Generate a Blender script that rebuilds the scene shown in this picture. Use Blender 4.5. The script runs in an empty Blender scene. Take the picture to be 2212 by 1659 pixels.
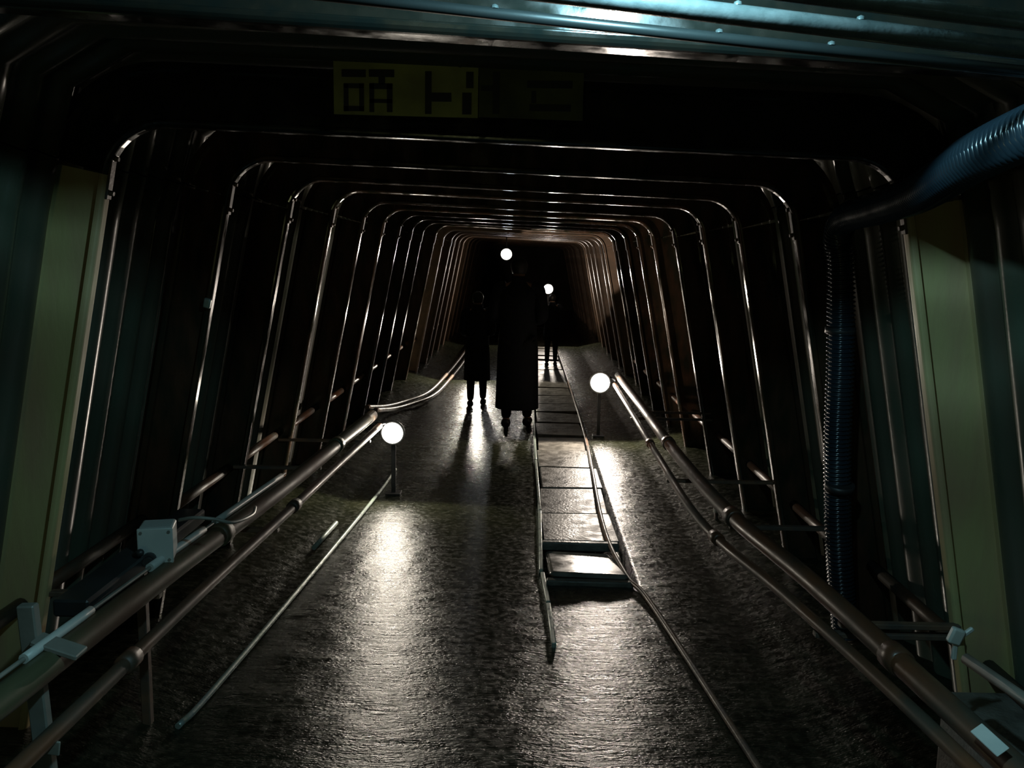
import bpy, bmesh, math, random
import numpy as np
from math import sin, cos, pi, radians, atan2, sqrt
from mathutils import Vector, Matrix
random.seed(7)
S = bpy.context.scene
C = S.collection

# ------------------------------------------------------------ camera
cam = bpy.data.cameras.new('camera'); camo = bpy.data.objects.new('camera', cam); C.objects.link(camo)
cam.sensor_width = 36; cam.lens = 1900 / 2212 * 36; cam.clip_start = .02; cam.clip_end = 200
camo.matrix_world = (Matrix.Translation((0, 0, 1.6)) @ Matrix.Rotation(radians(.72), 4, 'Z')
                     @ Matrix.Rotation(radians(90 - 8.22), 4, 'X') @ Matrix.Rotation(radians(1.0), 4, 'Z'))
S.camera = camo
# ------------------------------------------------------------ world, exposure
w = bpy.data.worlds.new('world'); S.world = w; w.use_nodes = True
w.node_tree.nodes['Background'].inputs[0].default_value = (.0, .0, .0, 1)
w.node_tree.nodes['Background'].inputs[1].default_value = 0
S.view_settings.view_transform = 'Standard'; S.view_settings.look = 'None'
S.view_settings.gamma = 1; S.view_settings.use_curve_mapping = False
S.view_settings.exposure = 0.0
S.cycles.max_bounces = 6; S.cycles.sample_clamp_indirect = 4
# light from the tunnel mouth behind: one cool lamp above the visitor's head, one dim one further back
def light(name, kind, loc, col, power, radius, aim=None, cone=None):
    l = bpy.data.lights.new(name, kind); l.energy = power; l.color = col; l.shadow_soft_size = radius
    o = bpy.data.objects.new(name, l); C.objects.link(o); o.location = loc
    if aim is not None:
        o.rotation_euler = (Vector(aim) - Vector(loc)).to_track_quat('-Z', 'Y').to_euler()
    if cone: l.spot_size = radians(cone); l.spot_blend = .15
    return o
light('entrance_lamp', 'POINT', (.17, 1.24, 2.135), (.42, .84, 1.0), 56, .035)
light('far_frame_fill', 'SPOT', (.15, 8.8, 1.45), (1, .80, .62), 110, .03, (.85, 12.5, 1.86), 31)  # added spot with no fixture behind the taller walker, brightens the far frames
light('entrance_glow', 'POINT', (-.5, -1.4, 1.15), (.95, 1.0, .45), 5.5, .15)
light('right_frame_fill', 'SPOT', (-.86, 5.80, .60), (1, .82, .64), 50, .04, (1.25, 7.5, 1.3), 50)  # extra spot added beside the left lamp to brighten the right-hand frames
LAMPS = {  # x, y, z, watts, colour
    'a': (-.86, 5.72, .43, 7.0, (1, .90, .74)),
    'b': (.69, 7.80, .50, 22.0, (1, .87, .74)),
    'c': (-.30, 14.0, 1.64, 1.6, (.93, .95, 1)),
    'd': (.43, 16.2, 1.03, 24.0, (1, .88, .76)),
    'e': (-.615, 11.5, .50, 22.0, (1, .9, .74)),
}

# ------------------------------------------------------------ materials
def mat(name, c1, c2=None, rough=.5, r2=None, metal=0., scale=6., bump=0., bscale=40., stretch=(1, 1, 1), spec=.5, coat=0.):
    m = bpy.data.materials.new(name); m.use_nodes = True; nt = m.node_tree; N = nt.nodes; L = nt.links
    b = N['Principled BSDF']
    b.inputs['Metallic'].default_value = metal; b.inputs['Specular IOR Level'].default_value = spec
    b.inputs['Coat Weight'].default_value = coat; b.inputs['Coat Roughness'].default_value = .12
    tc = N.new('ShaderNodeTexCoord'); mp = N.new('ShaderNodeMapping'); mp.inputs['Scale'].default_value = stretch
    L.new(tc.outputs['Object'], mp.inputs[0])
    n = N.new('ShaderNodeTexNoise'); n.inputs['Scale'].default_value = scale; n.inputs['Detail'].default_value = 6
    L.new(mp.outputs[0], n.inputs['Vector'])
    rp = N.new('ShaderNodeValToRGB'); rp.color_ramp.elements[0].position = .38; rp.color_ramp.elements[1].position = .62
    rp.color_ramp.elements[0].color = (*c1, 1); rp.color_ramp.elements[1].color = (*(c2 or c1), 1)
    L.new(n.outputs[0], rp.inputs[0]); L.new(rp.outputs[0], b.inputs['Base Color'])
    mr = N.new('ShaderNodeMapRange'); mr.inputs[1].default_value = .35; mr.inputs[2].default_value = .65
    mr.inputs[3].default_value = rough; mr.inputs[4].default_value = r2 if r2 is not None else rough
    L.new(n.outputs[0], mr.inputs[0]); L.new(mr.outputs[0], b.inputs['Roughness'])
    if bump:
        n2 = N.new('ShaderNodeTexNoise'); n2.inputs['Scale'].default_value = bscale; n2.inputs['Detail'].default_value = 5
        L.new(mp.outputs[0], n2.inputs['Vector'])
        bp = N.new('ShaderNodeBump'); bp.inputs['Strength'].default_value = 1; bp.inputs['Distance'].default_value = bump
        L.new(n2.outputs[0], bp.inputs['Height']); L.new(bp.outputs[0], b.inputs['Normal'])
    return m
def emis(name, col, s):
    m = bpy.data.materials.new(name); m.use_nodes = True; b = m.node_tree.nodes['Principled BSDF']
    b.inputs['Base Color'].default_value = (*col, 1); b.inputs['Emission Color'].default_value = (*col, 1)
    b.inputs['Emission Strength'].default_value = s
    return m
M = dict(
    far_lit=mat('brown_lit_steel', (.24, .15, .10), (.17, .12, .085), .4, .6, 0, 9, .001, 60),  # far sets: lighter copy of the steel, brown lamp light put into its colour
    green=mat('lit_olive_steel', (.42, .36, .16), (.40, .28, .15), .45, .65, 0, 7, .001, 55, (1, 1, .25), .4),  # near legs: olive paint, lightened to stand in for lamp light
    steel=mat('wet_painted_steel', (.020, .020, .012), (.055, .028, .016), .06, .30, 0, 14, .0003, 55, (1, 1, .35), .40),
    steel_rust=mat('rusty_steel', (.16, .09, .055), (.07, .055, .045), .32, .5, 0, 12, .001, 60),
    sheet=mat('dark_corrugated_sheet', (.050, .062, .042), (.065, .055, .038), .22, .42, 0, 5, .001, 30, (1, 1, .5)),
    concrete=None,
    slab=mat('wet_slab', (.085, .080, .068), (.14, .13, .11), .30, .55, 0, 14, .0035, 60),
    slabwet=mat('polished_wet_slab', (.12, .115, .10), (.2, .19, .17), .16, .30, 0, 9, .0006, 30),
    pipe=mat('rusty_pipe', (.11, .045, .022), (.035, .028, .018), .28, .6, 0, 10, .0006, 60, (1, .3, 1)),
    pipe_dull=mat('dull_green_pipe', (.06, .06, .03), (.09, .04, .02), .42, .66, 0, 8, .0006, 60, (1, .3, 1)),
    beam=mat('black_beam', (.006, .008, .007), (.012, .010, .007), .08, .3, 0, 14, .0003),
    roofdim=mat('black_wet_pipe', (.012, .015, .015), (.008, .01, .01), .3, .45),
    roofpipe=mat('dark_wet_pipe', (.07, .08, .08), (.04, .05, .05), .16, .35, 0, 25, .0008, 70),
    galv=mat('galvanised_pipe', (.34, .38, .36), (.22, .28, .22), .25, .5, .3, 20, .0008, 70),
    white=mat('white_plastic', (.50, .52, .48), (.40, .43, .40), .35, .5, 0, 5),
    grey=mat('grey_conduit', (.20, .19, .16), (.13, .13, .11), .4, .5, 0, 8),
    black=mat('black_rubber', (.018, .018, .018), (.03, .03, .03), .4, .5),
    hose=mat('blue_ribbed_hose', (.010, .018, .026), (.014, .024, .032), .16, .26, 0, 6),
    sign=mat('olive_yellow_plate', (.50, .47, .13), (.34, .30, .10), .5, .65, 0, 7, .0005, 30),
    sign_shaded=mat('shaded_olive_plate', (.12, .115, .035), (.06, .06, .028), .5, .65, 0, 7, .0005, 30),  # right board: same plate, its shade put into a darker colour
    ink=mat('dark_blue_lettering', (.012, .012, .02), (.02, .018, .02), .5),
    cloth=mat('dark_jacket_cloth', (.010, .012, .016), (.016, .018, .022), .8, .9, 0, 30, .002, 120, spec=.2),
    cloth2=mat('black_trousers_cloth', (.008, .008, .010), (.014, .014, .014), .85, .9, 0, 30, .002, 120, spec=.2),
    skin=mat('skin', (.30, .17, .11), (.34, .2, .13), .5, .6),
    hair=mat('black_hair', (.008, .007, .006), (.014, .012, .01), .45, .6, 0, 60, .002, 160),
    cast=mat('lamp_housing', (.14, .14, .13), (.09, .09, .08), .4, .5),
    rock=mat('dark_rock', (.03, .028, .025), (.05, .045, .04), .6, .9, 0, 2, .03, 6),
)
def concrete():
    m = bpy.data.materials.new('wet_ribbed_concrete'); m.use_nodes = True; nt = m.node_tree; N = nt.nodes; L = nt.links
    b = N['Principled BSDF']; b.inputs['Specular IOR Level'].default_value = .7; tc = N.new('ShaderNodeTexCoord')
    def noise(sc, stretch, det=4):
        mp = N.new('ShaderNodeMapping'); mp.inputs['Scale'].default_value = stretch; L.new(tc.outputs['Object'], mp.inputs[0])
        n = N.new('ShaderNodeTexNoise'); n.inputs['Scale'].default_value = sc; n.inputs['Detail'].default_value = det
        L.new(mp.outputs[0], n.inputs['Vector']); return n.outputs[0]
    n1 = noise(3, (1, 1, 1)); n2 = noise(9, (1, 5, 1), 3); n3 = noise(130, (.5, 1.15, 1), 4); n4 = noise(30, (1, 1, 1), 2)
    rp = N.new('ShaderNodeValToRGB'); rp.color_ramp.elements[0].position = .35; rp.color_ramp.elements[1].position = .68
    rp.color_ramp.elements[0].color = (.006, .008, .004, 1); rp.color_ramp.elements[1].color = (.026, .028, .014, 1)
    mx = N.new('ShaderNodeMath'); mx.operation = 'ADD'; a = N.new('ShaderNodeMath'); a.operation = 'MULTIPLY'; a.inputs[1].default_value = .5
    a2 = N.new('ShaderNodeMath'); a2.operation = 'MULTIPLY'; a2.inputs[1].default_value = .5
    L.new(n1, a.inputs[0]); L.new(n4, a2.inputs[0]); L.new(a.outputs[0], mx.inputs[0]); L.new(a2.outputs[0], mx.inputs[1])
    L.new(mx.outputs[0], rp.inputs[0]); L.new(rp.outputs[0], b.inputs['Base Color'])
    mr = N.new('ShaderNodeMapRange'); mr.inputs[1].default_value = .35; mr.inputs[2].default_value = .65
    mr.inputs[3].default_value = .16; mr.inputs[4].default_value = .32; L.new(n4, mr.inputs[0]); L.new(mr.outputs[0], b.inputs['Roughness'])
    b1 = N.new('ShaderNodeBump'); b1.inputs['Strength'].default_value = 1; b1.inputs['Distance'].default_value = .005; L.new(n2, b1.inputs['Height'])
    b2 = N.new('ShaderNodeBump'); b2.inputs['Strength'].default_value = 1; b2.inputs['Distance'].default_value = .0036; L.new(n3, b2.inputs['Height'])
    L.new(b1.outputs[0], b2.inputs['Normal']); L.new(b2.outputs[0], b.inputs['Normal'])
    return m
M['concrete'] = concrete()

# ------------------------------------------------------------ helpers
def link(name, me, m, parent=None):
    if isinstance(me, bmesh.types.BMesh):
        b = me; me = bpy.data.meshes.new(name)
        bmesh.ops.recalc_face_normals(b, faces=b.faces); b.to_mesh(me); b.free()
    if m is not None and not me.materials: me.materials.append(m)
    o = bpy.data.objects.new(name, me); C.objects.link(o)
    if parent: o.parent = parent
    return o
def empty(name, loc=(0, 0, 0), rz=0):
    o = bpy.data.objects.new(name, None); C.objects.link(o); o.location = loc; o.rotation_euler = (0, 0, rz)
    o.empty_display_size = .1
    return o
def tag(o, label=None, cat=None, group=None, kind=None):
    if label: o['label'] = label
    if cat: o['category'] = cat
    if group: o['group'] = group
    if kind: o['kind'] = kind
    return o
def copy_tree(o, parent=None):
    c = o.copy(); C.objects.link(c); c.parent = parent
    for ch in [k for k in o.children]: copy_tree(ch, c)
    return c
def BM(): return bmesh.new()
def box(b, c, s, bev=0., rot=None, seg=1):
    r = bmesh.ops.create_cube(b, size=1); vs = r['verts']
    bmesh.ops.scale(b, vec=s, verts=vs)
    if bev:
        es = list({e for v in vs for e in v.link_edges})
        r2 = bmesh.ops.bevel(b, geom=es, offset=bev, segments=seg, affect='EDGES', profile=.5)
        vs = list({v for f in r2['faces'] for v in f.verts} | {v for v in vs if v.is_valid})
        if seg > 1:
            for f in r2['faces']: f.smooth = True
    if rot is not None: bmesh.ops.rotate(b, verts=vs, matrix=rot)
    bmesh.ops.translate(b, vec=c, verts=vs)
    return vs
def spline(pts, n=8):
    pts = [Vector(p) for p in pts]
    if len(pts) < 3: return pts
    P = [2 * pts[0] - pts[1]] + pts + [2 * pts[-1] - pts[-2]]; out = []
    for i in range(1, len(P) - 2):
        for k in range(n):
            t = k / n; a, b_, c, d = P[i - 1], P[i], P[i + 1], P[i + 2]
            out.append(.5 * ((2 * b_) + (c - a) * t + (2 * a - 5 * b_ + 4 * c - d) * t * t + (3 * b_ - a - 3 * c + d) * t ** 3))
    out.append(pts[-1]); return out
def tube(b, pts, rad, seg=12, cap=True):
    pts = [Vector(p) for p in pts]; n = len(pts)
    if not hasattr(rad, '__len__'): rad = [rad] * n
    rings = []; up = None
    for i, p in enumerate(pts):
        t = (pts[min(i + 1, n - 1)] - pts[max(i - 1, 0)]).normalized()
        if up is None:
            up = Vector((0, 0, 1)) if abs(t.z) < .9 else Vector((0, 1, 0))
        x = t.cross(up).normalized(); up = x.cross(t).normalized()
        rings.append([b.verts.new(p + (x * cos(a) + up * sin(a)) * rad[i]) for a in [2 * pi * k / seg for k in range(seg)]])
    for i in range(n - 1):
        for k in range(seg):
            f = b.faces.new((rings[i][k], rings[i][(k + 1) % seg], rings[i + 1][(k + 1) % seg], rings[i + 1][k])); f.smooth = True
    if cap:
        b.faces.new(rings[0]); b.faces.new(rings[-1])
    return b
def lathe(b, prof, mtx=Matrix(), seg=20):
    rings = []
    for (r, z) in prof:
        if r < 1e-5: rings.append([b.verts.new(mtx @ Vector((0, 0, z)))])
        else: rings.append([b.verts.new(mtx @ Vector((r * cos(2 * pi * k / seg), r * sin(2 * pi * k / seg), z))) for k in range(seg)])
    for i in range(len(rings) - 1):
        A, B = rings[i], rings[i + 1]
        for k in range(seg):
            k2 = (k + 1) % seg
            vs = [A[k % len(A)], A[k2 % len(A)], B[k2 % len(B)], B[k % len(B)]]
            u = []
            for v in vs:
                if v not in u: u.append(v)
            if len(u) > 2:
                f = b.faces.new(u); f.smooth = True
    return b
def smooth_all(b):
    for f in b.faces: f.smooth = True
def vnoise(x, y, seed=0):
    rs = np.random.RandomState(seed); g = rs.rand(257, 257)
    xi = np.floor(x).astype(int); yi = np.floor(y).astype(int); fx = x - xi; fy = y - yi
    fx = fx * fx * (3 - 2 * fx); fy = fy * fy * (3 - 2 * fy); xi %= 256; yi %= 256
    return (g[xi, yi] * (1 - fx) * (1 - fy) + g[xi + 1, yi] * fx * (1 - fy) + g[xi, yi + 1] * (1 - fx) * fy + g[xi + 1, yi + 1] * fx * fy) - .5

# ------------------------------------------------------------ tunnel section
DEP = .18                       # depth of the H section
def xl(z, e=0): return -(1.22 + e + .2 * (1.5 - z))
def xr(z, e=0): return 1.08 + e + .2 * (1.55 - z)
FR = [1.7 + .9 * k for k in range(27)]
END = FR[-1] + 1.0
# floor
def build_floor():
    ys = np.concatenate([np.arange(-1.6, 1.2, .2), np.arange(1.2, 7.4, .024), np.arange(7.4, 14, .06), np.arange(14, END + .2, .25)])
    xs = np.unique(np.round(np.concatenate([np.arange(-1.9, -1.2, .1), np.arange(-1.2, .12, .03), [.118, .135, .15], np.arange(.17, .55, .03), [.56, .575, .592],
                         np.arange(.61, 1.0, .03), np.arange(1.0, 1.75, .1)]), 4))
    X, Y = np.meshgrid(xs, ys)
    Z = .006 * vnoise(X * 2.2, Y * 9, 1) + .005 * vnoise(X * 12, Y * 22, 2) + .010 * vnoise(X * 1.3 + 9, Y * 1.1, 3)
    Z[(X > .125) & (X < .585) & (Y > 4.19)] -= .09
    Z += np.where(X < -1.12, np.clip((-1.12 - X) * .25, 0, .09), 0) + np.where(X > 1.0, np.clip((X - 1.0) * .25, 0, .09), 0)
    ny, nx = X.shape
    v = np.stack([X, Y, Z], -1).reshape(-1, 3)
    idx = np.arange(ny * nx).reshape(ny, nx)
    f = np.stack([idx[:-1, :-1], idx[:-1, 1:], idx[1:, 1:], idx[1:, :-1]], -1).reshape(-1, 4)
    me = bpy.data.meshes.new('floor'); me.from_pydata(v.tolist(), [], f.tolist()); me.polygons.foreach_set('use_smooth', [True] * len(me.polygons))
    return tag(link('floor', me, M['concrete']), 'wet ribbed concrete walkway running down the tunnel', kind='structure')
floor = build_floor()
# liner: corrugated sheets, one per bay and side
def sheet_mesh(name, path, y0, y1, pitch=.15, amp=.016, n=48):
    b = BM(); rows = []
    for i in range(n + 1):
        y = y0 + (y1 - y0) * i / n; o = amp * (cos(2 * pi * y / pitch) * 1.25)
        o = max(-amp, min(amp, o)); row = []
        for (x, z, nx, nz) in path:
            row.append((b.verts.new((x + nx * o, y - y0, z + nz * o)), b.verts.new((x + nx * (o + .004), y - y0, z + nz * (o + .004)))))
        rows.append(row)
    for i in range(n):
        for k in range(len(path) - 1):
            for s in (0, 1):
                f = b.faces.new((rows[i][k][s], rows[i + 1][k][s], rows[i + 1][k + 1][s], rows[i][k + 1][s])); f.smooth = True
        for k in (0, len(path) - 1):
            b.faces.new((rows[i][k][0], rows[i + 1][k][0], rows[i + 1][k][1], rows[i][k][1]))
    for i in (0, n):
        for k in range(len(path) - 1):
            b.faces.new((rows[i][k][0], rows[i][k + 1][0], rows[i][k + 1][1], rows[i][k][1]))
    me = bpy.data.meshes.new(name); b.to_mesh(me); b.free(); me.materials.append(M['sheet']); return me
OFF = DEP + .025
c2 = 1 / sqrt(1.04)
def lpath():
    p = []
    for z in (-.05, 1.7): p.append((xl(z) - OFF, z, -c2, .2 * c2))
    p += [(xl(1.85) - OFF + .01, 1.86, -.9, .44)]
    return p
def rpath():
    p = []
    for z in (-.05, 1.7): p.append((xr(z) + OFF, z, c2, .2 * c2))
    p += [(xr(1.85) + OFF - .01, 1.86, .9, .44)]
    return p
ZL, ZR = 1.955, 1.885
def cpath(u=0):
    a = OFF
    return [(xl(1.85) - a + .012, 1.865, -.9, .44), (xl(1.95) - a + .05, 2.06, -.6, .8), (xl(1.95) + .02, ZL + a + u, -.2, .98), (0, (ZL + ZR) / 2 + a + u, 0, 1),
            (xr(1.9) - .02, ZR + a + u, .2, .98), (xr(1.9) + a - .05, 2.00, .6, .8), (xr(1.85) + a - .012, 1.865, .9, .44)]
for nm, path, lab in (('wall_left', lpath(), 'left tunnel wall of dark corrugated sheets'), ('wall_right', rpath(), 'right tunnel wall of dark corrugated sheets'),
                      ('ceiling', cpath(), 'tunnel roof of dark corrugated sheets')):
    root = tag(empty(nm), lab, kind='structure')
    me = sheet_mesh('panel', path, 0, .905); me0 = sheet_mesh('panel', cpath(.055), 0, .905) if nm == 'ceiling' else me
    for k in range(-3, len(FR) + 1):
        o = link('panel', me0 if k < 0 else me, None, root); o.location = (0, 1.7 + .9 * k, 0); o.rotation_euler = (0, 0, radians(random.uniform(-.15, .15)))
b = BM(); box(b, (0, END + .1, 1.1), (3.6, .2, 2.6), .02)
tag(link('wall_back', b, M['rock']), 'dark rock face closing the far end of the tunnel', kind='structure')

# ------------------------------------------------------------ steel sets
def hprof(w=.085, d=DEP, tf=.022, tw=.010, r=.018):
    r = min(r, w * .28)
    h = w / 2
    return [(0, -h + r), (0, h - r), (r * .076, h - r * .617), (r * .3, h - r * .3), (r * .617, h - r * .076), (r, h), (tf - .002, h), (tf, h - .002), (tf, tw / 2), (d - tf, tw / 2), (d - tf, h), (d, h), (d, -h), (d - tf, -h),
            (d - tf, -tw / 2), (tf, -tw / 2), (tf, -h + .002), (tf - .002, -h), (r, -h), (r * .617, -h + r * .076), (r * .3, -h + r * .3), (r * .076, -h + r * .617)]
def sweepH(b, pts, prof):
    """pts: (x, z) polyline in the set's plane; outward is to the left of travel"""
    n = len(pts); rings = []
    for i in range(n):
        a = Vector(pts[max(i - 1, 0)]); c = Vector(pts[min(i + 1, n - 1)]); t = (c - a).normalized(); nx, nz = -t.y, t.x
        rings.append([b.verts.new((pts[i][0] + nx * u, v, pts[i][1] + nz * u)) for (u, v) in prof])
    m = len(prof)
    for i in range(n - 1):
        for k in range(m): b.faces.new((rings[i][k], rings[i][(k + 1) % m], rings[i + 1][(k + 1) % m], rings[i + 1][k]))
    b.faces.new(rings[0]); b.faces.new(rings[-1])
def fillet(p0, p1, p2, r, n=8):
    p0, p1, p2 = map(Vector, (p0, p1, p2)); a = (p0 - p1).normalized(); c = (p2 - p1).normalized()
    ang = a.angle(c); d = r / math.tan(ang / 2); s = p1 + a * d; e = p1 + c * d; ctr = p1 + (a + c).normalized() * (r / sin(ang / 2))
    a0 = atan2(s.y - ctr.y, s.x - ctr.x); a1 = atan2(e.y - ctr.y, e.x - ctr.x)
    while a1 - a0 > pi: a1 -= 2 * pi
    while a1 - a0 < -pi: a1 += 2 * pi
    return [(ctr.x + r * cos(a0 + (a1 - a0) * k / n), ctr.y + r * sin(a0 + (a1 - a0) * k / n)) for k in range(n + 1)]
def steel_set(e, dzl, dzr, bolts=True, tie=True, lm='steel', bm='steel', w=.085):
    t = empty('steel_support_set')
    L0 = (xl(.02, e), .02); L1 = (xl(ZL + dzl, e), ZL + dzl); R1 = (xr(ZR + dzr, e), ZR + dzr); R0 = (xr(.02, e), .02)
    fl = fillet(L0, L1, R1, .17); fr = fillet(L1, R1, R0, .17); pr = hprof(w)
    for path, nm in (([L0, fl[0]], 'leg'), ([fr[-1], R0], 'leg')):
        b = BM(); sweepH(b, path, pr); link(nm, b, M[lm], t)
    b = BM(); sweepH(b, fl + fr, pr); link('crossbeam', b, M[bm], t)
    for s, (x, z), top in ((-1, L0, fl[0]), (1, R0, fr[-1])):
        b = BM(); box(b, (x + s * DEP / 2, 0, .03), (DEP + .08, .22, .06), .003); link('base_plate', b, M['steel_rust'], t)
        # splice plate on the inner flange where leg and bent beam meet
        p = Vector((top[0], 0, top[1])); rot = Matrix.Rotation(-s * math.atan(.2), 4, 'Y')
        b = BM(); box(b, p + Vector((-s * .002, 0, 0)), (.008, w * .6, .14), .002, rot)
        # box() rotates before moving, so this keeps the plate on the batter
        sp = link('splice_plate', b, M['steel_rust'], t)
        if bolts:
            for dz in (-.05, .05):
                for dy in (0,):
                    b = BM()
                    q = p + rot.to_3x3() @ Vector((-s * .010, dy, dz))
                    lathe(b, [(0, .008), (.007, .008), (.008, .0), (.008, -.004)], Matrix.Translation(q) @ rot @ Matrix.Rotation(-s * pi / 2, 4, 'Y'), 6)
                for f in b.faces: f.smooth = False
                link('bolt', b, M['steel_rust'], sp)
    if tie:
        for s in (-1, 1):
            z = .50 if s < 0 else .37
            x = (xl(z, e) - .085) if s < 0 else (xr(z, e) + .085)
            b = BM(); tube(b, [(x, .008, z), (x, .89, z)], .024, 12)
            lathe(b, [(.024, 0), (.04, 0), (.04, .012), (.024, .012)], Matrix.Translation((x, .008, z)) @ Matrix.Rotation(-pi / 2, 4, 'X'), 12)
            link('tie_bar', b, M['pipe'], t)
    return t
labels = {
    0: 'nearest steel support set, its crossbeam running along the top edge of the photo',
    1: 'steel support set with green-lit legs at both edges, yellow sign on its crossbeam',
    2: 'steel support set with the blue ribbed hose hanging down its right leg',
    3: 'dark steel support set just beyond the ribbed hose, thin bright edge on each leg',
    4: 'steel support set level with the corrugated sheet ribs catching light on the right wall',
    5: 'steel support set standing right beside the nearer left lamp',
    6: 'steel support set between the left lamp and the brighter right lamp',
    7: 'steel support set standing beside the bright right lamp',
}
near = []
for k, y in enumerate(FR):
    if k <= 7:
        e = (.05, .05, .0, .0, -.005, -.02, -.03, -.03)[k]
        dz, dz2 = ((.09, .05), (.0, .0), (0, 0), (.0, .0), (.01, .01), (0, 0), (0, 0), (0, 0))[k]
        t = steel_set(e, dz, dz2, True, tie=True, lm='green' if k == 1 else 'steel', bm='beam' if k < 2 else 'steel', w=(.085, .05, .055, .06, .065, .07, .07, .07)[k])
    elif k == 11:
        t = steel_set(-.06, -.02, -.02, False, tie=True, lm='far_lit', bm='far_lit', w=.12); rusty = t  # far sets share the tone with the brown light painted in
    elif k > 11: t = copy_tree(rusty)
    elif k == 8:
        t = steel_set(-.03, 0, 0, False, tie=True); far = t
    else: t = copy_tree(far)
    t.location = (random.uniform(-.008, .008), y, 0)
    if k >= 8:
        t.location.x = random.uniform(-.02, .02) + min(.08, (k - 8) * .01)
        t.rotation_euler = (0, radians(random.uniform(-.35, .35)), radians(random.uniform(-.8, .8)))
    if k in labels: tag(t, labels[k], 'support frame', 'steel support sets')
    elif k > 10: tag(t, 'brown-lit support set at the dim far end, beyond the walkers', 'support frame', 'brown-lit far support sets')
    else: tag(t, 'dark steel support set with battered legs, a little beyond the bright right lamp', 'support frame', 'far steel support sets')
    near.append(t)

# ------------------------------------------------------------ sign on the second crossbeam
sg = tag(empty('sign_board', (0, 2.525, 0)), 'olive yellow sign board with dark lettering fixed to the crossbeam overhead', 'sign')
def sx(px): return -.5395 + (px - 720) * .6905 / 542
def zz(px, py): return 2.165 - (py - 100) * .001236 + .014 * (sx(px) + .54)
def plate(name, x0, x1, ya, yb, yc, m, parent=sg):
    b = BM(); v = []
    for y in (0, -.006):
        for (x, py) in ((x0, yc), (x1, yc + 8), (x1, yb), (x0, ya)): v.append(b.verts.new((sx(x), y, zz(x, py))))
    for q in ((0, 1, 2, 3), (7, 6, 5, 4), (0, 4, 5, 1), (1, 5, 6, 2), (2, 6, 7, 3), (3, 7, 4, 0)): b.faces.new([v[i] for i in q])
    return link(name, b, m, parent)
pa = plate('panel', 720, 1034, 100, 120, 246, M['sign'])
pb = plate('panel', 1036, 1262, 120, 130, 252, M['sign_shaded'])
def strokes(name, rects):
    b = BM()
    for (x0, y0, x1, y1) in rects:
        c = ((sx(x0) + sx(x1)) / 2, -.0075, zz((x0 + x1) / 2, (y0 + y1) / 2))
        box(b, c, (sx(x1) - sx(x0), .003, (y1 - y0) * .001236))
    link(name, b, M['ink'], sg)
strokes('letter', [(738, 150, 790, 166), (742, 180, 752, 240), (776, 180, 786, 240), (742, 180, 786, 190), (742, 229, 786, 240)])
strokes('letter', [(797, 150, 852, 166), (818, 166, 832, 182), (798, 180, 808, 242), (836, 180, 848, 242), (798, 180, 848, 192), (798, 214, 848, 222)])
strokes('letter', [(919, 154, 933, 246), (933, 200, 976, 219)])
strokes('letter', [(1008, 155, 1024, 190), (1000, 200, 1020, 247), (1040, 184, 1066, 196), (1066, 155, 1080, 246)])
strokes('letter', [(1140, 174, 1238, 190), (1150, 196, 1160, 222), (1146, 225, 1236, 240)])
for (px, py) in ((745, 116), (995, 138)):
    b = BM(); lathe(b, [(0, .006), (.008, .005), (.0095, 0)], Matrix.Translation((sx(px), -.006, zz(px, py))) @ Matrix.Rotation(pi / 2, 4, 'X'), 12)
    link('bolt', b, M['ink'], sg)

# ------------------------------------------------------------ drain channel covers (parts of the floor)
slab_me = []
for q in range(4):
    b = BM(); box(b, (0, 0, 0), (.43, .555, .045), .006, seg=2)
    for v in b.verts:
        v.co.x += random.uniform(-.006, .006); v.co.y += random.uniform(-.008, .008)
        if v.co.z > 0: v.co.z += random.uniform(-.003, .003)
    me = bpy.data.meshes.new('cover_slab'); b.to_mesh(me); b.free(); me.materials.append(M['slab']); slab_me.append(me)
y = 4.53; k = 0; random.seed(3)
while y < 24:
    if abs(y - 4.53) < .1:
        b = BM(); vs = box(b, (0, 0, 0), (.40, .50, .03), .02, seg=3)
        for v in b.verts:
            if v.co.y > .15 and v.co.x > 0: v.co.x -= (v.co.y - .15) * .5
            if v.co.y > .2: v.co.z -= (v.co.y - .2) * .25
        o = link('cover_slab', b, M['slabwet'], floor); o.location = (.345, 4.46, .002); o.rotation_euler = (radians(-5.8), radians(2.0), radians(1.0))
        o['label'] = 'smooth wet cover slab mirroring the lamp'
        for yy, xx in ((4.185, .35), (4.775, .34)):
            b = BM(); box(b, (0, 0, 0), (.43, .045, .05), .008, seg=2)
            o = link('cross_bar', b, M['slab'], floor); o.location = (xx, yy, -.004); o.rotation_euler = (0, 0, radians(-1.5))
        y += .62; k += 1; continue
    o = link('cover_slab', slab_me[k % 4], None, floor)
    o.location = (.355 + random.uniform(-.01, .01), y, -.026 + random.uniform(-.012, .008))
    o.rotation_euler = (radians(random.uniform(-2.2, 1.4)), radians(random.uniform(-1.6, 1.6)), radians(random.uniform(-1.5, 1.5)))
    y += .60; k += 1
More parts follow.
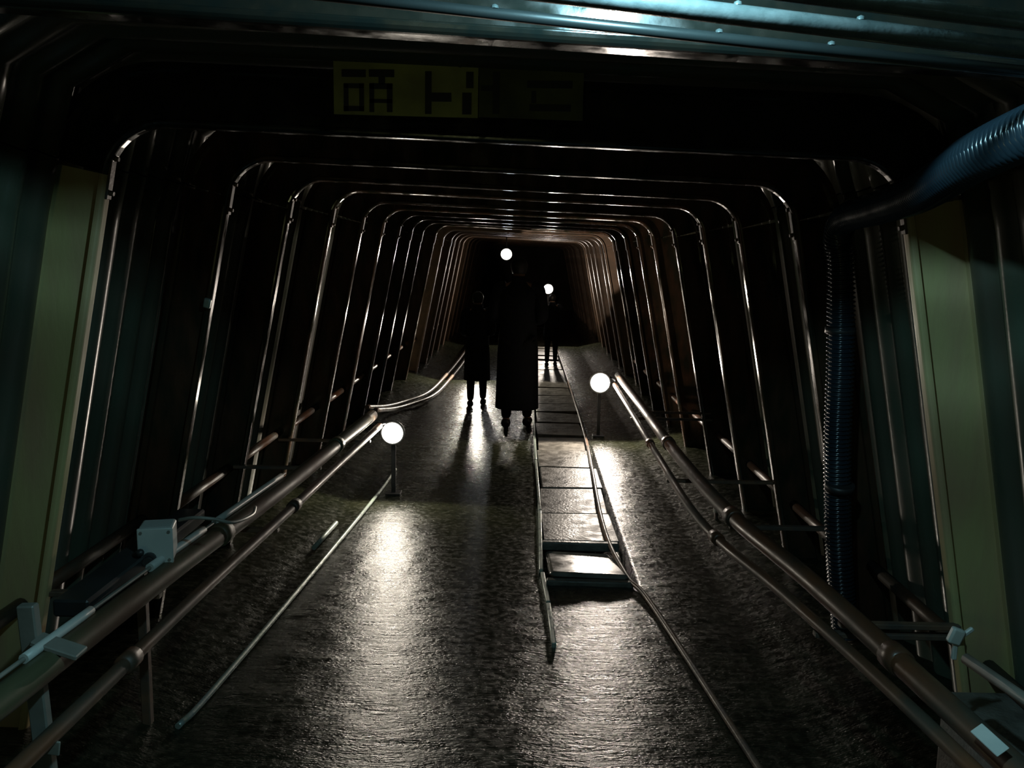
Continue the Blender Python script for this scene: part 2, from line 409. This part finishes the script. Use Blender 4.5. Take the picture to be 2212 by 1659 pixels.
# steel edging on the left of the channel, cable on its right
b = BM()
pts = [(.150, 3.45), (.138, 3.9), (.118, 4.3), (.112, 4.32), (.122, 5.4), (.112, 6.8), (.115, 9.0), (.118, 14), (.118, 24)]
for i in range(len(pts) - 1):
    (x0, y0), (x1, y1) = pts[i], pts[i + 1]
    if y1 - y0 < .05: continue
    a = atan2(x1 - x0, y1 - y0)
    box(b, ((x0 + x1) / 2, (y0 + y1) / 2, .006), (.020, (y1 - y0) - .015, .026), .004, Matrix.Rotation(-a, 4, 'Z'), 2)
link('channel_edging', b, M['galv'], floor)
b = BM(); tube(b, spline([(.80, 2.3, .012), (.735, 2.9, .012), (.61, 3.97, .012), (.54, 4.3, .014), (.50, 5.2, .012), (.565, 7.5, .012), (.585, 10, .012), (.59, 15, .012), (.6, 22, .012)], 8), .013, 8)
tag(link('floor_cable', b, M['steel_rust']), 'thin dark cable lying along the right edge of the drain covers', 'cable')
b = BM(); tube(b, spline([(-1.14, 2.75, .016), (-1.11, 3.0, .016), (-1.03, 4.3, .016), (-.96, 5.61, .016), (-.94, 6.4, .014)], 6), .011, 10)
tag(link('floor_rod', b, M['galv']), 'thin straight metal rod along the left edge of the walkway', 'rod')
b = BM(); tube(b, [(-1.11, 4.55, .03), (-1.085, 5.0, .03)], .013, 10)
tag(link('short_rod', b, M['galv']), 'short metal rod lying just left of the long rod near the left lamp', 'rod')

# ------------------------------------------------------------ pipes along both sides
def pipe_run(name, label, path, r, m, stands=(), group=None, joints=()):
    t = tag(empty(name, (path[0][0], path[0][1], 0)), label, 'pipe', group); o0 = Vector(t.location)
    pts = [Vector(p) - o0 for p in spline(path, 10)]
    b = BM(); tube(b, pts, r, 14); link('tube', b, m, t)
    for j in joints:      # couplings: thicker sleeves
        i = min(range(len(pts)), key=lambda q: abs(pts[q].y + o0.y - j)); i = max(1, min(i, len(pts) - 2))
        d = (pts[i + 1] - pts[i - 1]).normalized()
        b = BM(); tube(b, [pts[i] - d * .035, pts[i] - d * .033, pts[i] + d * .033, pts[i] + d * .035], [r, r + .007, r + .007, r], 14); link('coupling', b, m, t)
    for j in stands:      # arms reaching out from the legs of the sets, at the sets' own depth
        j = min(FR, key=lambda q: abs(q - j)); i = min(range(len(pts)), key=lambda q: abs(pts[q].y + o0.y - j)); p = pts[i]
        xw = (xl(p.z) if p.x + o0.x < 0 else xr(p.z)) - o0.x; sg_ = 1 if xw > p.x else -1
        b = BM(); box(b, ((p.x + xw + sg_ * .05) / 2, p.y, p.z - r - .008), (abs(xw - p.x) + .08, .03, .016), .002)
        link('support_arm', b, M['steel_rust'], t)
    return t
lowL = [(-1.09, .9, .5), (-1.06, 1.92, .5), (-1.04, 2.71, .5), (-.99, 3.88, .5), (-.925, 5.6, .5)]
uppL = [(-1.22, .9, .585), (-1.17, 1.92, .58), (-1.13, 2.71, .575), (-1.06, 3.88, .56), (-.99, 5.7, .55)]
pipe_run('rail_pipe', 'thin rusty lower pipe of the left pair, ending at the left lamp', lowL, .020, M['pipe'], (1.5, 3.3, 5.0), 'side pipes', (3.75, 2.2))
pipe_run('rail_pipe', 'thick greenish rusty upper pipe of the left pair, running to the left lamp', uppL, .036, M['pipe_dull'], (2.35, 4.2), 'side pipes', (1.75, 3.1, 4.8))
lowR = [(1.08, .9, .5), (.99, 2.01, .5), (.89, 2.8, .5), (.77, 3.6, .5), (.77, 4.82, .5), (.79, 6.2, .5), (.81, 7.7, .5)]
uppR = [(1.14, .9, .53), (1.05, 2.01, .535), (.97, 2.8, .55), (.865, 3.6, .56), (.84, 4.82, .56), (.85, 6.2, .56), (.86, 7.9, .555)]
pipe_run('rail_pipe', 'thin rusty lower pipe of the right pair, nearest the walkway', lowR, .019, M['pipe'], (1.6, 3.0, 4.4, 5.9), 'side pipes', (3.45, 5.2))
pipe_run('rail_pipe', 'thick rust-brown upper pipe of the right pair, running to the right lamp', uppR, .032, M['pipe'], (2.2, 3.7, 6.6), 'side pipes', (2.3, 3.5, 4.9))
farL = [(-1.24, 7.3, .30), (-1.26, 8.4, .12), (-1.18, 9.0, .06), (-1.0, 9.7, .05), (-.93, 11, .05), (-.88, 13.5, .05), (-.86, 18, .05)]
pipe_run('bent_pipe', 'pipe beyond the left lamp bending out from the wall onto the floor, inner one', farL, .020, M['steel_rust'])
pipe_run('bent_pipe', 'pipe beyond the left lamp bending out from the wall onto the floor, wall-side one', [(p[0] - .075, p[1] + .02, p[2] + .02) for p in farL], .020, M['steel_rust'])
0 and pipe_run('rail_pipe', 'dark pipe continuing along the right wall beyond the right lamp', [(.88, 8.1, .5), (.93, 10, .5), (.97, 14, .5), (1.0, 20, .5)], .022, M['pipe'], (8.6, 10.4, 12.2, 14))

# pale conduits on the pipes
t = tag(empty('pale_conduit', (-1.2, 1.6, 0)), 'pale cyan-white conduit in lengths resting along the left upper pipe', 'conduit')
def up(y, dz=.05, dx=-.03):
    P_ = uppL
    for i in range(len(P_) - 1):
        if P_[i][1] <= y <= P_[i + 1][1]:
            k = (y - P_[i][1]) / (P_[i + 1][1] - P_[i][1]); return Vector((P_[i][0] * (1 - k) + P_[i + 1][0] * k + dx + 1.2, y - 1.6, P_[i][2] * (1 - k) + P_[i + 1][2] * k + dz))
for (ya, yb, r, m) in ((1.3, 3.9, .006, 'grey'), (1.98, 2.28, .013, 'white'), (2.62, 3.02, .014, 'white'), (3.12, 3.85, .013, 'white')):
    ys_ = [ya + (yb - ya) * i / 6 for i in range(7)]
    b = BM(); tube(b, [up(q, .044, -.02) for q in ys_], r, 10); link('wire' if m == 'grey' else 'sleeve', b, M[m], t)
t = tag(empty('pale_conduit', (1.15, 1.2, 0)), 'pale grey conduit beside the right pipes in the lower right corner', 'conduit')
b = BM(); tube(b, [(.20, -.2, .57), (.115, .25, .585), (.055, .62, .60), (.0, .95, .60)], .015, 10); link('tube', b, M['grey'], t)

# white clip, tag plate and small plate
t = tag(empty('cable_clip', (1.155, 2.22, .63)), 'small white cable clip at the far end of the lower right conduit', 'clip')
b = BM(); box(b, (0, 0, .0), (.035, .022, .045), .006, Matrix.Rotation(radians(20), 4, 'Y'), 2); link('clip_body', b, M['white'], t)
b = BM(); box(b, (.030, 0, .012), (.034, .012, .012), .003, Matrix.Rotation(radians(-40), 4, 'Y')); link('clip_arm', b, M['white'], t)
b = BM(); box(b, (-.0, 0, -.04), (.012, .012, .05), .002); link('clip_stem', b, M['white'], t)
b = BM(); box(b, (0, 0, 0), (.032, .10, .004), .0015, Matrix.Rotation(radians(-38), 4, 'Y'))
o = tag(link('tag_plate', b, M['white']), 'small pale blue tag plate lying on the right upper pipe, bottom right corner', 'tag'); o.location = (1.03, 1.8, .578); o.rotation_euler = (0, 0, radians(4))
b = BM(); box(b, (0, 0, 0), (.032, .006, .035), .002, Matrix.Rotation(radians(8), 4, 'Y'))
o = tag(link('small_plate', b, M['grey']), 'tiny pale plate hanging under the left lower pipe in the bottom left corner', 'tag'); o.location = (-1.055, 1.85, .475)

b = BM(); box(b, (1.46, 2.08, .15), (.40, .80, .40), .02, seg=2)
tag(link('trim_1', b, M['slab']), 'low concrete footing at the foot of the right wall, bottom right corner', kind='structure')
# T-shaped bracket at bottom left
t = tag(empty('pipe_bracket', (-1.21, 2.08, 0)), 'pale grey T-shaped bracket standing up beside the left pipes, bottom left', 'bracket')
b = BM(); box(b, (0, 0, .36), (.045, .03, .72), .004, Matrix.Rotation(radians(-3), 4, 'Y')); link('post', b, M['grey'], t)
b = BM(); box(b, (.06, -.01, .615), (.12, .06, .014), .003, Matrix.Rotation(radians(18), 4, 'Y')); link('arm', b, M['grey'], t)

b = BM(); tube(b, [(1.19, 5.2, .02), (1.19, 5.2, .085)], .012, 10); st = link('pipe_stub', b, M['steel_rust'])
tag(st, 'short stub with a pale top standing behind the right pipes, by the ribbed wall', 'stub')
b = BM(); tube(b, [(1.19, 5.2, .085), (1.19, 5.2, .20)], .020, 12); link('pale_cap', b, M['white'], st)
b = BM(); box(b, (0, 0, 0), (.028, .02, .04), .006, Matrix.Rotation(radians(12), 4, 'Y'), 2)
o = tag(link('leg_clamp', b, M['galv']), 'small bright clamp fixed halfway up the left leg of a near support set', 'clamp'); o.location = (-1.243, 3.44, 1.40)
# junction box and its cables
t = tag(empty('junction_box', (-1.18, 2.75, .665), radians(14)), 'pale blue plastic junction box on the left above the pipes', 'junction box')
b = BM(); box(b, (0, 0, 0), (.105, .10, .115), .008, seg=2); link('box_body', b, M['white'], t)
b = BM(); box(b, (0, -.056, 0), (.108, .012, .118), .004, seg=2); link('lid', b, M['white'], t)
b = BM(); tube(b, [(-.018, -.055, -.040), (-.018, -.085, -.040)], .022, 14); tube(b, [(-.018, -.085, -.04), (-.018, -.10, -.04)], .016, 14); link('cable_gland', b, M['black'], t)
for (x, z) in ((-.042, .046), (.042, .046), (.042, -.046)):
    b = BM(); tube(b, [(x, -.060, z), (x, -.065, z)], .005, 8); link('screw', b, M['grey'], t)
b = BM(); tube(b, spline([(-.24, .6, .50), (-.19, .42, .52), (-.10, .02, .60), (-.03, -.10, .655), (-.02, -.105, .66)], 8), .012, 10)
o = tag(link('black_cable', b, M['black']), 'black cable entering the junction box from the lower left', 'cable'); o.location = (-1.17, 2.75, 0)
b = BM(); tube(b, spline([(-1.11, 2.75, .735), (-1.05, 2.73, .75), (-.99, 2.75, .74), (-.95, 2.80, .715), (-.95, 3.0, .68), (-1.03, 3.3, .62)], 8), .006, 8)
tag(link('thin_cable', b, M['grey']), 'thin pale cable looping from the junction box to the left pipes', 'cable')
# black trunking along the wall below the box, shelf it sits on
b = BM(); box(b, (0, 0, 0), (.10, .9, .05), .006); o = tag(link('cable_trough', b, M['black']), 'black cable trough running under the junction box along the left wall', 'trough')
o.location = (-1.24, 2.75, .615)
b = BM()
box(b, (0, 0, .30), (.03, .03, .60), .003); box(b, (0, 0, .006), (.1, .08, .012), .002)
st = link('trough_stand', b, M['steel_rust'], o); st.location = (0, 0, -.615)

# ------------------------------------------------------------ ribbed hose
def ribbed(path, r, pitch, seg=14):
    P_ = spline(path, 40); L_ = [0]
    for i in range(1, len(P_)): L_.append(L_[-1] + (P_[i] - P_[i - 1]).length)
    tot = L_[-1]; n = int(tot / pitch * 4); pts = []; rad = []; j = 0
    for i in range(n + 1):
        s = tot * i / n
        while j < len(L_) - 2 and L_[j + 1] < s: j += 1
        k = (s - L_[j]) / max(1e-9, L_[j + 1] - L_[j]); pts.append(P_[j].lerp(P_[j + 1], min(1, k)))
        rad.append(r + (.0065, .0, -.0065, .0)[i % 4])
    b = BM(); tube(b, pts, rad, seg); return b
hose = tag(empty('ribbed_hose', (1.3, 3.3, 0)), 'blue-black ribbed hose curving from the upper right corner down the right wall', 'hose')
b = ribbed([(1.02, 1.28, 1.92), (.95, 1.6, 1.865), (.94, 1.9, 1.825), (1.01, 2.3, 1.785), (1.08, 2.75, 1.77), (1.12, 3.14, 1.755), (1.135, 3.26, 1.69), (1.16, 3.28, 1.58),
            (1.19, 3.30, 1.25), (1.21, 3.32, .9), (1.25, 3.34, .5), (1.31, 3.36, .12)], .046, .0165)
o = link('tube', b, M['hose'], hose); o.location = (-1.3, -3.3, 0)
for z, x in ((1.35, 1.182), (.75, 1.222)):
    b = BM(); tube(b, [(x - 1.3, .0 + .005 * (1.6 - z), z - .012), (x - 1.3, .0, z + .012)], .055, 16); link('strap', b, M['black'], hose)

# pipes crossing under the roof near the top of the picture
def cross_pipe(lab, a, c, r, m):
    t = tag(empty('roof_pipe', a), lab, 'pipe', 'roof pipes'); a = Vector(a); c = Vector(c)
    b = BM(); tube(b, [(0, 0, 0), (c - a) * .5, c - a], r, 14); link('tube', b, m, t)
    for k in (.46, .62, .70):
        p = (c - a) * k; b = BM(); lathe(b, [(0, .008), (.006, .005), (.007, 0)], Matrix.Translation(p + Vector((0, -.002, r - .002))), 8)
        link('screw_head', b, M['roofpipe'], t)
    for k in (.12, .88):
        p = (c - a) * k; b = BM(); box(b, p + Vector((0, 0, .06)), (.03, .008, .16), .002); link('hanger', b, M['steel_rust'], t)
cross_pipe('wet shiny blue-lit pipe crossing under the roof, brightest at the top edge right of centre', (-1.15, 1.43, 2.125), (1.22, 1.43, 1.884), .0155, M['roofpipe'])
cross_pipe('pipe crossing under the roof at the top right corner, above the brightest one', (-1.15, 1.34, 2.140), (1.22, 1.34, 1.896), .013, M['roofpipe'])
cross_pipe('thin dim blue pipe crossing under the roof just below the brightest one', (-1.15, 1.56, 2.105), (1.22, 1.56, 1.890), .010, M['roofdim'])

# ------------------------------------------------------------ lamps
DIM = {'a': .070, 'b': .085, 'c': .085, 'd': .085, 'e': .07}
LAB = {'a': 'bright round bulkhead lamp at the end of the left pipes', 'b': 'bright round bulkhead lamp at the end of the right pipes',
       'c': 'small white lamp hanging under the roof far down the tunnel, above the walkers', 'd': 'small warm lamp low on the right far down the tunnel',
       'e': 'lamp on the left beyond the shorter walker, hidden behind the legs'}
glass = emis('lamp_glass', (1, .95, .88), 14)
lo = {}
for k, (x, y, z, p, col) in LAMPS.items():
    r = DIM[k]; t = tag(empty('bulkhead_lamp', (x, y, z)), LAB[k], 'lamp', 'tunnel lamps')
    F_ = Matrix.Rotation(pi / 2, 4, 'X')   # dome looks towards -Y
    b = BM(); lathe(b, [(r * sin(a), r * .75 * cos(a)) for a in [pi / 2 * i / 8 for i in range(9)]], F_, 24); link('glass_dome', b, glass, t)
    b = BM(); lathe(b, [(0, -.05), (r * .7, -.05), (r * 1.12, -.035), (r * 1.18, -.012), (r * 1.18, .002), (r * 1.0, .004)], F_, 24); link('housing', b, M['cast'], t)
    b = BM()
    if k in 'abe': box(b, (0, .05, -z / 2), (.03, .02, z + .02), .003); box(b, (0, .05, -z + .008), (.1, .1, .016), .002); nm = 'stand'
    elif k == 'c': tube(b, [(0, .045, .0), (0, .045, 1.92 - z)], .008, 8); nm = 'hanging_rod'
    else: box(b, (0, .055, -z / 2), (.03, .03, z + .02), .003); box(b, (0, .055, -z + .008), (.1, .1, .016), .002); nm = 'stand'
    link(nm, b, M['black'], t)
    l = bpy.data.lights.new('lamp_light', 'SPOT'); l.energy = p * 4; l.color = col; l.shadow_soft_size = r * .8; l.spot_size = radians(176); l.spot_blend = .08
    o = bpy.data.objects.new('lamp_light', l); C.objects.link(o); o.parent = t; o.location = (0, -r * .75 - r * .82, 0); o.rotation_euler = (pi / 2, 0, pi)
    o.rotation_euler = Vector((0, -1, 0)).to_track_quat('-Z', 'Y').to_euler()
# clamp between lamp and the left / right pipes, cable from the far lamps
b = BM(); tube(b, spline([(-.93, 5.66, .50), (-.90, 5.74, .49), (-.87, 5.78, .45)], 6), .010, 8); tag(link('lamp_cable', b, M['black']), 'short dark cable joining the left lamp to the pipes', 'cable')
b = BM(); tube(b, spline([(.83, 7.72, .53), (.78, 7.86, .54), (.70, 7.86, .52)], 6), .012, 8); tag(link('lamp_cable', b, M['black']), 'short dark cable joining the right lamp to the pipes', 'cable')

# ------------------------------------------------------------ people
def skin_mesh(verts, edges, root=0, lev=2):
    me = bpy.data.meshes.new('tmp'); me.from_pydata([v[:3] for v in verts], edges, []); o = bpy.data.objects.new('tmp', me); C.objects.link(o)
    o.modifiers.new('s', 'SKIN'); sm = o.modifiers.new('d', 'SUBSURF'); sm.levels = lev; sm.render_levels = lev
    for i, v in enumerate(verts):
        r = v[3]; me.skin_vertices[0].data[i].radius = (r, r) if not isinstance(r, tuple) else r
        me.skin_vertices[0].data[i].use_root = (i == root)
    dg = bpy.context.evaluated_depsgraph_get(); dg.update()
    out = bpy.data.meshes.new_from_object(o.evaluated_get(dg)); bpy.data.objects.remove(o); return out
def person(h, loc, rz, label, stride=.10, wide=1.0, arm=.0, hem=.62):
    s = h / 1.70; t = tag(empty('person', loc, rz), label, 'person', 'walkers'); hipx = .09 * wide
    V = []; E = []
    def v(x, y, z, r): V.append((x * s, y * s, z * s, r * s if not isinstance(r, tuple) else (r[0] * s, r[1] * s))); return len(V) - 1
    pel = v(0, 0, .93, (.13, .10)); wa = v(0, .0, 1.08, (.115, .085)); ch = v(0, .0, 1.28, (.14, .095)); nb = v(0, .0, 1.43, (.07, .06)); nk = v(0, .01, 1.49, .05)
    h1 = v(0, .02, 1.545, (.062, .075)); h2 = v(0, .02, 1.61, (.073, .088)); h3 = v(0, .015, 1.665, (.055, .065)); no = v(0, .12, 1.585, .008)
    E += [(pel, wa), (wa, ch), (ch, nb), (nb, nk), (nk, h1), (h1, h2), (h2, h3), (h1, no)]
    J = {}
    for sd in (-1, 1):
        fw = stride * sd
        hp = v(sd * hipx, 0, .86, .085); kn = v(sd * (hipx + .005), fw * .6 + .02, .48, .055); an = v(sd * (hipx + .01), fw, .09, .035); to = v(sd * (hipx + .02), fw + .15, .03, .028)
        sh = v(sd * .165 * wide, 0, 1.40, .055); el = v(sd * (.22 * wide + arm * .1), -.03 - fw * .3, 1.14, .038); wr = v(sd * .12, .21, 1.08, .026); pm = v(sd * .085, .255, 1.05, (.022, .034))
        ear = v(sd * .078, .02, 1.60, .014)
        E += [(pel, hp), (hp, kn), (kn, an), (an, to), (nb, sh), (sh, el), (el, wr), (wr, pm), (h2, ear)]
        J[sd] = (Vector(V[hp][:3]), Vector(V[kn][:3]), Vector(V[an][:3]), Vector(V[to][:3]), Vector(V[sh][:3]), Vector(V[el][:3]), Vector(V[wr][:3]), Vector(V[pm][:3]))
    me = skin_mesh(V, E); b = BM(); b.from_mesh(me)
    for sd in (-1, 1):
        p = J[sd][7]
        for i, (dy, ln) in enumerate(((.028, .062), (.010, .075), (-.009, .069), (-.026, .054))):
            a0 = p + Vector((0, dy * s, -.012 * s)); tube(b, [a0, a0 + Vector((-sd * .004, .004, -ln * .5)) * s, a0 + Vector((-sd * .018, .010, -ln * .95)) * s], [.0095 * s, .0085 * s, .006 * s], 8)
        a0 = p + Vector((-sd * .004, .024, .025)) * s
        tube(b, [a0, a0 + Vector((-sd * .010, .030, -.018)) * s, a0 + Vector((-sd * .018, .040, -.045)) * s], [.011 * s, .010 * s, .007 * s], 8)
    smooth_all(b); link('body', b, M['skin'], t)
    # clothes: a coat of elliptical rings, with sleeves
    b = BM(); rings = []
    for (z, wx, wy, oy) in ((hem, .205 * wide, .165, .0), (hem + .004, .21 * wide, .17, .0), (.80, .195 * wide, .15, .0), (1.0, .180 * wide, .135, .0), (1.10, .176 * wide, .13, .0), (1.25, .195 * wide, .135, -.005), (1.34, .20 * wide, .13, -.005),
                            (1.40, .175 * wide, .11, .0), (1.44, .12, .088, .0), (1.475, .078, .074, .005), (1.53, .080, .080, .005), (1.53, .066, .068, .01)):
        rings.append([b.verts.new(((wx * cos(q_) * (1 + .03 * sin(5 * q_)) if z < .9 else wx * cos(q_)) * s, (wy * sin(q_) + oy) * s, z * s)) for q_ in [2 * pi * n_ / 28 for n_ in range(28)]])
    for A_, B_ in zip(rings, rings[1:]):
        for n_ in range(28): b.faces.new((A_[n_], A_[(n_ + 1) % 28], B_[(n_ + 1) % 28], B_[n_]))
    b.faces.new(rings[0])
    for sd in (-1, 1):
        sh, el, wr = J[sd][4:7]
        tube(b, spline([sh + Vector((-sd * .05, 0, .01)) * s, sh + Vector((sd * .02, 0, -.02)) * s, el, wr], 6), [q_ * s for q_ in [.075] * 5 + [.078, .076, .072, .068, .065, .063, .062, .061, .06, .058, .056, .054, .053, .05]], 14)
    smooth_all(b); link('coat', b, M['cloth'], t)
    V = []; E = []
    a = v(0, 0, .93, (.145, .115))
    for sd in (-1, 1):
        hp, kn, an = J[sd][0:3]; q = [v(*(p / s), r) for p, r in ((hp, .098), (kn, .072), (kn.lerp(an, 1.0), .052))]; E += [(a, q[0]), (q[0], q[1]), (q[1], q[2])]
    me = skin_mesh(V, E); b = BM(); b.from_mesh(me); smooth_all(b); link('trousers', b, M['cloth2'], t)
    for sd in (-1, 1):
        an, to = J[sd][2], J[sd][3]; b = BM()
        tube(b, [an + Vector((0, -.05, -.045)) * s, an + Vector((0, -.03, -.035)) * s, an.lerp(to, .5) + Vector((0, 0, -.01)) * s, to + Vector((0, 0, .01)) * s, to + Vector((0, .06, .008)) * s],
             [.03 * s, .048 * s, .047 * s, .042 * s, .022 * s], 12)
        for q in b.verts: q.co.z = max(q.co.z, .002)
        link('shoe', b, M['black'], t)
    b = BM(); bmesh.ops.create_uvsphere(b, u_segments=20, v_segments=14, radius=1)
    for q in list(b.verts):
        if q.co.z < -.75 or (q.co.y > .45 and q.co.z < .45): q.co *= .80
        q.co = Vector((q.co.x * .086, q.co.y * .102, q.co.z * .088)) * s + Vector((0, .004, 1.632)) * s
    for q in b.verts:
        if q.co.z < 1.60 * s and q.co.y < .03 * s: q.co.z -= (1.60 * s - q.co.z) * 1.1
    smooth_all(b); link('hair', b, M['hair'], t)
    for sd in (-1, 1):
        b = BM(); bmesh.ops.create_uvsphere(b, u_segments=8, v_segments=6, radius=.011 * s); bmesh.ops.translate(b, verts=b.verts, vec=Vector((sd * .03, .095, 1.605)) * s); link('eye', b, M['black'], t)
    return t
person(1.585, (-.055, 8.2, .0), radians(-3), 'taller person in dark clothing, broad silhouette walking down the middle of the tunnel', .05, 1.04, .12, hem=.20)
person(1.22, (-.495, 9.35, .0), radians(4), 'shorter person in dark clothing left of the taller one, legs against the lit floor', .10, .95, .0, hem=.40)
person(1.06, (.41, 13.0, .0), 0, 'small dark figure far down the tunnel standing over the drain covers', .08, 1.0, .0)
